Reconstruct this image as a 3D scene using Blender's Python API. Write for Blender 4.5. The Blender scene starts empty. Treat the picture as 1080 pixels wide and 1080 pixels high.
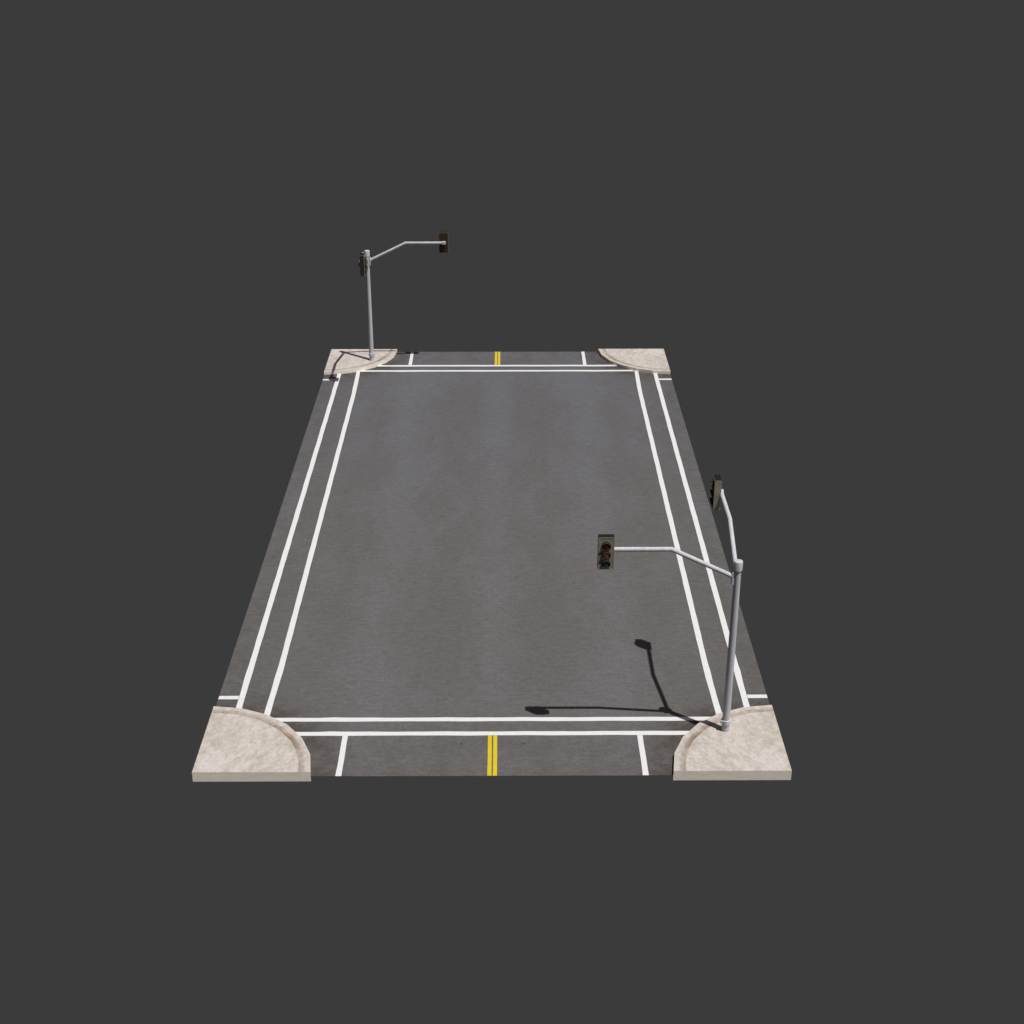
import bpy, bmesh, math, random
from mathutils import Vector, Matrix

random.seed(7)
scene = bpy.context.scene
COL = scene.collection
R = math.radians

# ------------------------------------------------------------------ materials
class Nodes:
    """small wrapper that builds shader node graphs"""
    def __init__(self, name):
        self.m = bpy.data.materials.new(name)
        self.m.use_nodes = True
        self.t = self.m.node_tree
        self.bsdf = self.t.nodes['Principled BSDF']
        self.tc = self.n('ShaderNodeTexCoord')

    def n(self, kind, **kw):
        nd = self.t.nodes.new(kind)
        for k, v in kw.items():
            setattr(nd, k, v)
        return nd

    def put(self, sock, v):
        if isinstance(v, bpy.types.NodeSocket):
            self.t.links.new(v, sock)
        elif isinstance(v, (tuple, list)) and len(v) == 3 and sock.type == 'RGBA':
            sock.default_value = (*v, 1)
        else:
            sock.default_value = v

    def math(self, op, a, b=0.0, c=0.0, clamp=False):
        nd = self.n('ShaderNodeMath', operation=op, use_clamp=clamp)
        self.put(nd.inputs[0], a); self.put(nd.inputs[1], b); self.put(nd.inputs[2], c)
        return nd.outputs[0]

    def vmath(self, op, a, b=(0, 0, 0)):
        nd = self.n('ShaderNodeVectorMath', operation=op)
        self.put(nd.inputs[0], a); self.put(nd.inputs[1], b)
        return nd.outputs['Value'] if op in ('LENGTH', 'DOT_PRODUCT') else nd.outputs[0]

    def noise(self, vec, scale, detail=4, rough=.55, dist=0):
        nd = self.n('ShaderNodeTexNoise')
        self.put(nd.inputs['Vector'], vec)
        nd.inputs['Scale'].default_value = scale
        nd.inputs['Detail'].default_value = detail
        nd.inputs['Roughness'].default_value = rough
        nd.inputs['Distortion'].default_value = dist
        return nd.outputs[0]

    def ramp(self, fac, lo, hi, a=0.0, b=1.0):
        nd = self.n('ShaderNodeMapRange', clamp=True)
        nd.interpolation_type = 'SMOOTHSTEP'
        self.put(nd.inputs[0], fac)
        nd.inputs[1].default_value = lo; nd.inputs[2].default_value = hi
        nd.inputs[3].default_value = a; nd.inputs[4].default_value = b
        return nd.outputs[0]

    def mix(self, fac, a, b, mode='MIX'):
        nd = self.n('ShaderNodeMix', data_type='RGBA', blend_type=mode)
        self.put(nd.inputs[0], fac); self.put(nd.inputs[6], a); self.put(nd.inputs[7], b)
        return nd.outputs[2]

    def bump(self, h, strength, dist):
        nd = self.n('ShaderNodeBump')
        self.put(nd.inputs['Height'], h)
        nd.inputs['Strength'].default_value = strength
        nd.inputs['Distance'].default_value = dist
        self.put(self.bsdf.inputs['Normal'], nd.outputs[0])

    def done(self, col, rough=.8, metal=0.0, spec=.3):
        self.put(self.bsdf.inputs['Base Color'], col)
        self.put(self.bsdf.inputs['Roughness'], rough)
        self.bsdf.inputs['Metallic'].default_value = metal
        self.bsdf.inputs['Specular IOR Level'].default_value = spec
        return self.m

    def scaled(self, vec, s):
        return self.vmath('MULTIPLY', vec, s)


def asphalt():
    N = Nodes('asphalt')
    P = N.tc.outputs['Object']
    A = N.vmath('ABSOLUTE', P)                       # the slab pattern is laid mirrored in four quarters
    sep = N.n('ShaderNodeSeparateXYZ'); N.put(sep.inputs[0], A)
    ax, ay = sep.outputs[0], sep.outputs[1]
    warp = N.noise(N.vmath('ADD', A, (13.1, 4.7, 0)), .22, 3, .5)
    big = N.noise(N.scaled(N.vmath('ADD', A, (3.7, 11.3, 0)), (1.0, .38, 1)), .42, 5, .58, .25)
    mid = N.noise(N.vmath('ADD', P, (1.7, 3.3, 0)), 1.1, 5, .6)
    band = N.math('COSINE', N.math('MULTIPLY', N.math('ADD', ax, N.math('MULTIPLY', warp, 1.2)), 2 * math.pi / 5.2))
    v = N.math('ADD', N.math('MULTIPLY', big, .8), N.math('MULTIPLY', mid, .22))
    v = N.math('ADD', v, N.math('MULTIPLY', band, .06))
    v = N.math('ADD', v, N.ramp(ax, 6.5, 9.5, 0, -.06))
    col = N.mix(N.ramp(v, .36, .68), (.0885, .0852, .0832), (.0985, .0985, .1015))
    # tint runs from slightly warmer near to cooler and bluer far
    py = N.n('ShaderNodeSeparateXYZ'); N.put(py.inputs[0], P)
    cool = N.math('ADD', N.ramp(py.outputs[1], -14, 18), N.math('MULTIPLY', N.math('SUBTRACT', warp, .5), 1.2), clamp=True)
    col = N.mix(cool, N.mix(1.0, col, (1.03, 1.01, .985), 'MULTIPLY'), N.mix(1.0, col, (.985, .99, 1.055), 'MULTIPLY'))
    # brown dirt washed against the kerbs
    dv = N.vmath('MULTIPLY', N.vmath('SUBTRACT', A, (10, 21.22, 0)), (1, 1, 0))
    d = N.vmath('LENGTH', dv)
    dn = N.noise(N.vmath('ADD', A, (5, 2, 0)), 1.4, 4, .6)
    dirt = N.math('MULTIPLY', N.ramp(d, 3.9, 5.7, 1, 0), N.ramp(dn, .36, .62, .15, 1))
    col = N.mix(N.math('MULTIPLY', dirt, .9), col, (.050, .041, .036))
    rust = N.math('MULTIPLY', N.ramp(N.noise(N.vmath('ADD', A, (40, 9, 0)), .42, 3, .5), .56, .76), .26)
    col = N.mix(rust, col, (.083, .072, .066))
    edge = N.math('MAXIMUM', N.ramp(ay, 16.5, 20.5, 0, .30), N.ramp(ax, 7.6, 9.8, 0, .30))
    en = N.noise(N.vmath('ADD', A, (21, 6, 0)), 1.0, 5, .65)
    col = N.mix(N.math('MULTIPLY', edge, N.ramp(en, .36, .62)), col, (.058, .050, .045))
    # streaks, grain, pits
    st = N.noise(N.scaled(P, (1.3, 4.2, 1)), 1.7, 5, .65, .5)
    gr = N.noise(P, 14, 3, .7)
    g2 = N.noise(P, 5.5, 4, .7)
    col = N.mix(1.0, col, N.ramp(g2, .28, .72, .92, 1.07), 'MULTIPLY')
    f = N.math('ADD', N.ramp(st, .25, .75, .88, 1.10), N.ramp(gr, .25, .75, -.16, .16))
    col = N.mix(1.0, col, f, 'MULTIPLY')
    vor = N.n('ShaderNodeTexVoronoi'); N.put(vor.inputs['Vector'], A); vor.inputs['Scale'].default_value = .8
    spot = N.math('LESS_THAN', vor.outputs['Distance'], .045)
    keep = N.n('ShaderNodeSeparateColor'); N.put(keep.inputs[0], vor.outputs['Color'])
    spot = N.math('MULTIPLY', spot, N.math('GREATER_THAN', keep.outputs[0], .5))
    col = N.mix(N.math('MULTIPLY', spot, .6), col, (.030, .028, .028))
    N.bump(gr, .25, .01)
    return N.done(col, .85, 0, .15)


def paint(name, base, worn):
    N = Nodes(name)
    P = N.tc.outputs['Object']
    w = N.noise(P, 5, 5, .6)
    col = N.mix(N.ramp(w, .40, .75, 0, .8), base, worn)
    g = N.noise(P, 30, 3, .7)
    col = N.mix(1.0, col, N.ramp(g, .2, .8, .96, 1.0), 'MULTIPLY')
    return N.done(col, .7, 0, .2)


def concrete(name, kerb=False):
    """pale pinkish concrete; object origin is the square outer corner of the pavement"""
    N = Nodes(name)
    P = N.tc.outputs['Object']
    sep = N.n('ShaderNodeSeparateXYZ'); N.put(sep.inputs[0], P)
    rad = N.vmath('LENGTH', N.vmath('MULTIPLY', P, (1, 1, 0)))
    rot = N.n('ShaderNodeVectorRotate', rotation_type='Z_AXIS'); rot.inputs['Angle'].default_value = R(-64)
    N.put(rot.inputs['Vector'], P)
    st = N.noise(N.scaled(rot.outputs[0], (1.0, 1.7, 1)), 2.6, 8, .74, .5)
    cl = N.noise(N.vmath('ADD', P, (4, 9, 0)), .9, 4, .6, .4)
    col = N.mix(N.ramp(st, .32, .68), (.345, .302, .258), (.480, .448, .418))
    col = N.mix(N.ramp(cl, .50, .74, 0, .55), col, (.300, .256, .212))
    pale = N.noise(N.vmath('ADD', P, (14, 2, 0)), 1.5, 6, .70, .3)
    col = N.mix(N.ramp(pale, .50, .70, 0, .6), col, (.475, .450, .420))
    vein = N.math('ABSOLUTE', N.math('SUBTRACT', N.noise(N.vmath('ADD', P, (3, 17, 0)), .8, 6, .6, 1.2), .5))
    vein = N.math('MULTIPLY', N.ramp(vein, 0, .022, 1, 0), N.ramp(cl, .42, .60))
    col = N.mix(N.math('MULTIPLY', vein, .35), col, (.235, .190, .150))
    fine = N.noise(P, 16, 4, .7)
    col = N.mix(1.0, col, N.ramp(fine, .25, .75, .90, 1.09), 'MULTIPLY')
    wob = N.math('ADD', rad, N.math('MULTIPLY', N.math('SUBTRACT', N.noise(P, 2.2, 3, .5), .5), .10))
    spk = N.noise(N.vmath('ADD', P, (8, 8, 0)), 7, 4, .7)
    col = N.mix(N.ramp(spk, .56, .72, 0, .45), col, (.265, .215, .172))
    if kerb:
        a = N.ramp(wob, 3.53, 3.62, 1, .8)
        b = N.ramp(wob, 3.64, 3.80, 1, 0)
        g = N.math('MULTIPLY', a, b)
        rim = N.ramp(rad, 3.86, 3.90, 0, .6)
        col = N.mix(rim, col, (.46, .42, .38))
        patch = N.ramp(N.noise(N.vmath('ADD', P, (7, 1, 0)), 1.6, 4, .6), .35, .65, .30, 1)
        col = N.mix(N.math('MULTIPLY', g, patch), col, (.150, .102, .068))
        pit = N.noise(N.vmath('ADD', P, (2, 3, 0)), 6, 4, .7)
        col = N.mix(N.math('MULTIPLY', N.ramp(pit, .66, .74), .7), col, (.10, .07, .05))
    else:
        g = N.ramp(wob, 3.44, 3.56, 0, .28)
        col = N.mix(g, col, (.24, .19, .15))
    # poured side faces: smoother, colour lightened to stand in for light missing there
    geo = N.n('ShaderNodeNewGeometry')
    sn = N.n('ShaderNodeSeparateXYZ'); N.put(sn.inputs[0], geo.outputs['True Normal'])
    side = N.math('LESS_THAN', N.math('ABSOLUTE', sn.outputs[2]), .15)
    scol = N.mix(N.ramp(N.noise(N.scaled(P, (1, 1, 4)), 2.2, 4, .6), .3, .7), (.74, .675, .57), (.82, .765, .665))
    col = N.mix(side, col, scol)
    N.bump(fine, .2, .01)
    return N.done(col, .85, 0, .2)


def metal():
    N = Nodes('galvanised_steel')
    P = N.tc.outputs['Object']
    a = N.noise(N.scaled(P, (6, 6, .9)), 1.2, 5, .6)
    b = N.noise(P, 9, 4, .65)
    col = N.mix(N.ramp(a, .3, .7), (.390, .396, .415), (.470, .477, .500))
    col = N.mix(N.ramp(b, .5, .75, 0, .35), col, (.35, .35, .365))
    return N.done(col, N.ramp(b, .3, .7, .58, .72), 0, .25)


def flat(name, col, rough=.6, spec=.4, var=.15):
    N = Nodes(name)
    n = N.noise(N.tc.outputs['Object'], 7, 4, .6)
    c = N.mix(1.0, col, N.ramp(n, .25, .75, 1 - var, 1 + var), 'MULTIPLY')
    return N.done(c, rough, 0, spec)


M = {
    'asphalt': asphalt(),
    'white': paint('white_road_paint', (.580, .580, .570), (.540, .537, .525)),
    'yellow': paint('yellow_road_paint', (.52, .405, .013), (.46, .35, .02)),
    'slab': concrete('pavement_concrete'),
    'kerb': concrete('kerb_concrete', True),
    'steel': metal(),
    'olive': flat('olive_grey_enamel', (.215, .195, .148), .55, .3),
    'brown': flat('dark_brown_enamel', (.030, .023, .014), .65, .2),
    'black': flat('black_enamel', (.008, .0075, .009), .6, .25),
    'red': flat('red_lens_glass', (.17, .016, .022), .25, .5, .2),
    'rose': flat('rose_lens_glass', (.50, .17, .18), .25, .5, .2),
    'green': flat('green_lens_glass', (.022, .080, .044), .25, .5, .2),
}

# ------------------------------------------------------------------ helpers
def link(name, bm, mats, parent=None, loc=(0, 0, 0), smooth=False):
    me = bpy.data.meshes.new(name)
    bm.normal_update()
    bm.to_mesh(me); bm.free()
    for k in (mats if isinstance(mats, (list, tuple)) else [mats]):
        me.materials.append(M[k])
    if smooth:
        for p in me.polygons:
            p.use_smooth = True
        try:
            me.set_sharp_from_angle(angle=R(35))
        except Exception:
            pass
    o = bpy.data.objects.new(name, me)
    COL.objects.link(o)
    o.location = loc
    if parent:
        o.parent = parent
    return o


def empty(name, loc):
    o = bpy.data.objects.new(name, None)
    COL.objects.link(o)
    o.location = loc
    o.empty_display_size = .3
    return o


def box(bm, c, s, mat=0, bevel=0.0):
    r = bmesh.ops.create_cube(bm, size=1)
    vs = r['verts']
    bmesh.ops.scale(bm, vec=s, verts=vs)
    bmesh.ops.translate(bm, vec=c, verts=vs)
    fs = {f for v in vs for f in v.link_faces}
    for f in fs:
        f.material_index = mat
    if bevel:
        es = list({e for v in vs for e in v.link_edges})
        bmesh.ops.bevel(bm, geom=es, offset=bevel, segments=2, affect='EDGES', profile=.5)


def tube(bm, path, radii, n=20, cap=True, mat=0):
    """swept tube with mitred joints"""
    pts = [Vector(p) for p in path]
    if not isinstance(radii, (list, tuple)):
        radii = [radii] * len(pts)
    d0 = (pts[1] - pts[0]).normalized()
    ref = Vector((0, 0, 1)) if abs(d0.z) < .9 else Vector((1, 0, 0))
    u = d0.cross(ref).normalized()
    rings = []
    for i, p in enumerate(pts):
        din = (pts[i] - pts[i - 1]).normalized() if i else (pts[1] - pts[0]).normalized()
        dout = (pts[i + 1] - pts[i]).normalized() if i < len(pts) - 1 else din
        t = (din + dout).normalized()
        u = (u - t * u.dot(t)).normalized()
        w = t.cross(u)
        k = 1 / max(.3, din.dot(t))
        ring = []
        for j in range(n):
            a = 2 * math.pi * j / n
            off = u * math.cos(a) * radii[i] + w * math.sin(a) * radii[i] * k
            ring.append(bm.verts.new(p + off))
        rings.append(ring)
    for a, b in zip(rings, rings[1:]):
        for j in range(n):
            f = bm.faces.new((a[j], a[(j + 1) % n], b[(j + 1) % n], b[j]))
            f.material_index = mat
    if cap:
        bm.faces.new(list(reversed(rings[0]))).material_index = mat
        bm.faces.new(rings[-1]).material_index = mat


def lathe(bm, prof, n=28):
    rings = [[bm.verts.new((r * math.cos(2 * math.pi * j / n), r * math.sin(2 * math.pi * j / n), z)) for j in range(n)] for r, z in prof]
    for a, b in zip(rings, rings[1:]):
        for j in range(n):
            bm.faces.new((a[j], a[(j + 1) % n], b[(j + 1) % n], b[j]))
    bm.faces.new(list(reversed(rings[0])))
    bm.faces.new(rings[-1])


def tag(o, label=None, cat=None, group=None, kind=None):
    for k, v in (('label', label), ('category', cat), ('group', group), ('kind', kind)):
        if v:
            o[k] = v


# ------------------------------------------------------------------ road with its painted lines
XE, YE = 9.985, 21.225
bm = bmesh.new()
box(bm, (0, 0, -.01), (2 * XE, 2 * YE, .02))
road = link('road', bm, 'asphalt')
tag(road, 'dark grey asphalt road slab with white crossing lines and yellow centre lines', 'road', kind='structure')


def wobble(q):
    """hand laid edges: small sideways wander, the same in every quarter of the slab"""
    q = abs(q)
    return .010 * math.sin(q * 1.9 + .6) + .007 * math.sin(q * 4.3 + 2.0)


def line(name, axis, c, w, a, b, z, mat, flare=0.0, wob=1.0):
    """painted strip along axis ('x' or 'y') centred at c, from a to b"""
    bm = bmesh.new()
    n = max(2, int((b - a) / .45))
    prev = None
    for i in range(n + 1):
        q = a + (b - a) * i / n
        e = [c - w / 2 + wob * wobble(q + 3), c + w / 2 + wob * wobble(q * 1.1 + 9)]
        if flare:
            k = max(0, abs(q) - 14.6) * flare * (1 if c > 0 else -1)
            e = [e[0] + k, e[1] + k]
        j = .035 * max(0, 1 - abs(abs(q) - (14.9 if axis == 'y' else 5.65)) / .6) * wob      # laying kink
        e[1 if (c > 0) == (axis == 'y') else 0] += j * (1 if (c > 0) == (axis == 'y') else -1)
        row = [bm.verts.new((q, s, z) if axis == 'x' else (s, q, z)) for s in e]
        if prev:
            f = (prev[0], row[0], row[1], prev[1]) if axis == 'x' else (prev[0], prev[1], row[1], row[0])
            bm.faces.new(f)
        prev = row
    return link(name, bm, mat, road)


Y1, Y2, WY = 17.895, 18.765, .238
SI, SO, WX = 8.003, 9.135, .222
for s in (-1, 1):
    for yy in (Y1, Y2):
        line('crosswalk_line', 'x', s * yy, WY, -7.95, 7.95, .004, 'white', wob=.7)
    for xx, fl in ((SI, .022), (SO, 0)):
        line('crosswalk_line', 'y', s * xx, WX, -17.9, 17.9, .008, 'white', flare=fl, wob=.45)
end = Y2 + WY / 2 + .012
for sy in (-1, 1):
    a, b = (end, YE - .004) if sy > 0 else (-YE + .004, -end)
    for sx in (-1, 1):
        o = line('lane_line', 'y', sx * 5.135, .192, a, b, .004, 'white', wob=.5)
    for sx in (-1, 1):
        o = line('centre_line', 'y', sx * .092 - .001, .138, a, b, .004, 'yellow', wob=.25)
        o['label'] = 'yellow line of the double centre line'
for sx in (-1, 1):
    a, b = (SO + WX / 2 + .012, XE - .004) if sx > 0 else (-XE + .004, -SO - WX / 2 - .012)
    for sy in (-1, 1):
        line('lane_line', 'x', sy * 16.46, .225, a, b, .004, 'white', wob=.4)

# ------------------------------------------------------------------ four quarter round pavements
RO, RI, ZT, ZB, SEG = 3.945, 3.56, .18, -.203, 6


def wedge(r0, r1):
    """quarter disc (r0 = 0) or quarter ring between ZB and ZT, corner at the origin"""
    bm = bmesh.new()
    pts = [(r1 * math.cos(math.pi / 2 * i / SEG), r1 * math.sin(math.pi / 2 * i / SEG)) for i in range(SEG + 1)]
    if r0:
        pts += [(r0 * math.cos(math.pi / 2 * i / SEG), r0 * math.sin(math.pi / 2 * i / SEG)) for i in range(SEG, -1, -1)]
    else:
        pts += [(0, 0)]
    lo = [bm.verts.new((x, y, ZB)) for x, y in pts]
    hi = [bm.verts.new((x, y, ZT)) for x, y in pts]
    n = len(pts)
    if r0:
        m = SEG + 1
        for i in range(SEG):
            bm.faces.new((hi[i], hi[i + 1], hi[n - 2 - i], hi[n - 1 - i]))
            bm.faces.new((lo[n - 1 - i], lo[n - 2 - i], lo[i + 1], lo[i]))
    else:
        bm.faces.new(hi)
        bm.faces.new(list(reversed(lo)))
    for i in range(n):
        j = (i + 1) % n
        bm.faces.new((lo[i], lo[j], hi[j], hi[i]))
    bmesh.ops.recalc_face_normals(bm, faces=bm.faces)
    top = [e for e in bm.edges if all(abs(v.co.z - ZT) < 1e-5 for v in e.verts)
           and any(abs(f.normal.z) < .5 for f in e.link_faces)]
    bmesh.ops.bevel(bm, geom=top, offset=.007, segments=2, affect='EDGES', profile=.5)
    return bm


PX, PY = 10.0, 21.228
slab0 = link('pavement', wedge(0, RI - .002), 'slab', loc=(-PX, -PY, 0))
kerb0 = link('kerb', wedge(RI, RO), 'kerb', slab0)
paves = []
for sx, sy, lab in ((-1, -1, 'empty pale concrete pavement corner with a quarter round kerb, nearest on the left, no pole on it'),
                    (1, -1, 'pale concrete pavement corner under the large nearest traffic light pole, its front face in sun'),
                    (-1, 1, 'small distant pale concrete pavement corner under the far traffic light pole and its shadow'),
                    (1, 1, 'empty distant pale concrete pavement corner on the right whose curved kerb is dark')):
    if (sx, sy) == (-1, -1):
        p = slab0
    else:
        p = slab0.copy(); COL.objects.link(p)
        k = kerb0.copy(); COL.objects.link(k); k.parent = p
        p.location = (sx * PX, sy * PY, 0)
        p.scale = (-sx, -sy, 1)
    tag(p, lab, 'pavement', 'quarter round pavement corners', 'structure')
    paves.append(p)

# ------------------------------------------------------------------ traffic light
HC, HW, HH, HD = 7.085, .53, 1.17, .245     # head centre height above the pavement, width, height, depth
AZ = 7.09                                  # height of the level part of the arms


def make_head(parent, loc, rz):
    """three lamp signal head, front towards local -y, back plane at local y = 0"""
    bm = bmesh.new()
    w, h, dd = HW / 2, HH / 2, HD
    box(bm, (0, -dd / 2, 0), (HW, HD, HH), 1, .012)
    bm.normal_update()
    for f in bm.faces:                      # olive front and one olive side, brown back and side, black top and bottom
        nn = f.normal
        if nn.y < -.6 or nn.x > .6:
            f.material_index = 0
        elif abs(nn.z) > .6:
            f.material_index = 2
    # raised frame round the front
    t = .035
    for c, s in (((0, -dd - .0035, h - t / 2 - .004), (HW - .012, .007, t)), ((0, -dd - .0035, -h + t / 2 + .004), (HW - .012, .007, t)),
                 ((-w + t / 2 + .004, -dd - .0035, 0), (t, .007, HH - 2 * t - .012)), ((w - t / 2 - .004, -dd - .0035, 0), (t, .007, HH - 2 * t - .012))):
        box(bm, c, s, 0, .002)
    head = link('signal_head', bm, ['olive', 'brown', 'black'], parent, loc)
    head.rotation_euler = (0, 0, rz)
    for zz, k, lab in ((.275, 'red', 'dark red lens, the topmost'), (-.045, 'rose', 'dusky rose lens in the middle'), (-.365, 'green', 'dark green lens, the lowest')):
        bm = bmesh.new()
        r0 = .138
        n = 24
        rings = []
        for q in range(5):
            a = q / 4 * R(38)
            rr = r0 * math.sin(a) / math.sin(R(38))
            yy = -dd - .004 - .05 * (math.cos(a) - math.cos(R(38))) / (1 - math.cos(R(38)))
            if q == 0:
                rings.append([bm.verts.new((0, yy, zz))])
            else:
                rings.append([bm.verts.new((rr * math.cos(2 * math.pi * j / n), yy, zz + rr * math.sin(2 * math.pi * j / n))) for j in range(n)])
        for j in range(n):
            bm.faces.new((rings[0][0], rings[1][j], rings[1][(j + 1) % n]))
        for a, b in zip(rings[1:], rings[2:]):
            for j in range(n):
                bm.faces.new((a[j], b[j], b[(j + 1) % n], a[(j + 1) % n]))
        bmesh.ops.recalc_face_normals(bm, faces=bm.faces)
        lens = link('lens', bm, k, head, smooth=True)
        lens['label'] = lab
        # tunnel visor: an open hood with wall thickness, longer above
        bm = bmesh.new()
        n = 26
        a0, a1 = R(-48), R(228)
        ri, ro = .141, .152
        rows = []
        for j in range(n + 1):
            a = a0 + (a1 - a0) * j / n
            L = .035 + .075 * max(0, min(1, (math.sin(a) + .75) / 1.4))
            c, s = math.cos(a), math.sin(a)
            rows.append([bm.verts.new((r * c, y, zz + r * s)) for r, y in ((ro, -dd - .001), (ro, -dd - L), (ri, -dd - L), (ri, -dd - .001))])
        for a, b in zip(rows, rows[1:]):
            for q in range(4):
                f = bm.faces.new((a[q], b[q], b[(q + 1) % 4], a[(q + 1) % 4]))
                f.material_index = 1 if q == 1 else 0      # bare front edge of the hood
        bm.faces.new(rows[0]); bm.faces.new(list(reversed(rows[-1])))
        bmesh.ops.recalc_face_normals(bm, faces=bm.faces)
        link('visor', bm, ['black', 'olive'], head, smooth=True)
    return head


def make_arm(parent, rz):
    """mast arm along local -x, bent once, with its clamp plate and end clamp"""
    bm = bmesh.new()
    tube(bm, [(-.15, 0, 6.08), (-2.22, 0, AZ), (-4.50, 0, AZ)], .078, 16)
    arm = link('mast_arm', bm, 'steel', parent, smooth=True)
    arm.rotation_euler = (0, 0, rz)
    bm = bmesh.new()
    box(bm, (-.150, 0, 6.02), (.075, .16, .47), 0, .012)
    link('bracket', bm, 'steel', arm)
    bm = bmesh.new()
    box(bm, (-4.39, 0, AZ), (.22, .175, .175), 0, .02)
    link('end_clamp', bm, 'steel', arm)
    return arm


def make_traffic_light(loc):
    root = empty('traffic_light', loc)
    bm = bmesh.new()
    zs = [0, .25, 1.5, 3.0, 4.5, 6.33]
    rr = [.142, .134, .131, .126, .120, .114]
    tube(bm, [(0, 0, z) for z in zs], rr, 28)
    pole = link('pole', bm, 'steel', root, smooth=True)
    bm = bmesh.new()
    lathe(bm, [(.120, 6.325), (.150, 6.33), (.150, 6.625), (.142, 6.648), (.10, 6.662), (.03, 6.668)])
    link('pole_cap', bm, 'steel', root, smooth=True)
    bm = bmesh.new()
    lathe(bm, [(.140, .27), (.164, .28), (.164, .44), (.138, .452)])
    col = link('collar', bm, 'steel', root, smooth=True)
    bm = bmesh.new()
    box(bm, (-.165, -.045, .36), (.06, .11, .14), 0, .014)
    link('lug', bm, 'steel', col)
    make_arm(root, 0)
    make_arm(root, R(-90))
    make_head(root, (-4.38, -.04, HC), 0)
    make_head(root, (-.04, 4.38, HC), R(-90))
    return root


def copy_tree(o, parent=None):
    c = o.copy()
    COL.objects.link(c)
    c.parent = parent
    for ch in list(o.children):
        copy_tree(ch, c)
    return c


near = make_traffic_light((8.112, -18.848, ZT))
tag(near, 'large nearest grey traffic light with three lens heads facing the viewer and the left', 'traffic light', 'traffic lights at the crossing')
far = copy_tree(near)
far.location = (-7.41, 19.286, ZT)
far.rotation_euler = (0, 0, R(180))
far.scale = (1, 1, .99)
tag(far, 'small distant grey traffic light on the far corner, heads seen from behind', 'traffic light', 'traffic lights at the crossing')

# ------------------------------------------------------------------ light: key sun, weak soft fill, plain grey surround
def sun(name, d, strength, angle, colr):
    l = bpy.data.lights.new(name, 'SUN')
    l.energy = strength; l.angle = R(angle); l.color = colr
    o = bpy.data.objects.new(name, l)
    COL.objects.link(o)
    o.rotation_euler = Vector(d).to_track_quat('-Z', 'Y').to_euler()
    o.location = Vector(d) * -40
    return o


sun('sun_key', (-.296, .231, -1), 4.6, .5, (1, .985, .96))
sun('soft_fill', (-.10, .30, -1), .30, 70, (.74, .64, 1))
sun('side_fill', (-1, .32, -.24), .80, 40, (1, .97, .95))

w = bpy.data.worlds.new('World')
scene.world = w
w.use_nodes = True
bg = w.node_tree.nodes['Background']
bg.inputs[0].default_value = (.0437, .0437, .0437, 1)
bg.inputs[1].default_value = 1.0

# ------------------------------------------------------------------ camera
cd = bpy.data.cameras.new('camera')
cd.lens = 50; cd.sensor_width = 36; cd.sensor_fit = 'HORIZONTAL'
cd.clip_start = .5; cd.clip_end = 500
cam = bpy.data.objects.new('camera', cd)
COL.objects.link(cam)
cam.rotation_mode = 'XYZ'
cam.location = (.473864, -60.154559, 28.588745)
cam.rotation_euler = (1.12075029, -.00011660, -.00476761)
scene.camera = cam

vs = scene.view_settings
scene.display_settings.display_device = 'sRGB'
vs.view_transform = 'Standard'
vs.look = 'None'
vs.exposure = 0
vs.gamma = 1
vs.use_curve_mapping = False
scene.render.resolution_x = 1024
scene.render.resolution_y = 1024
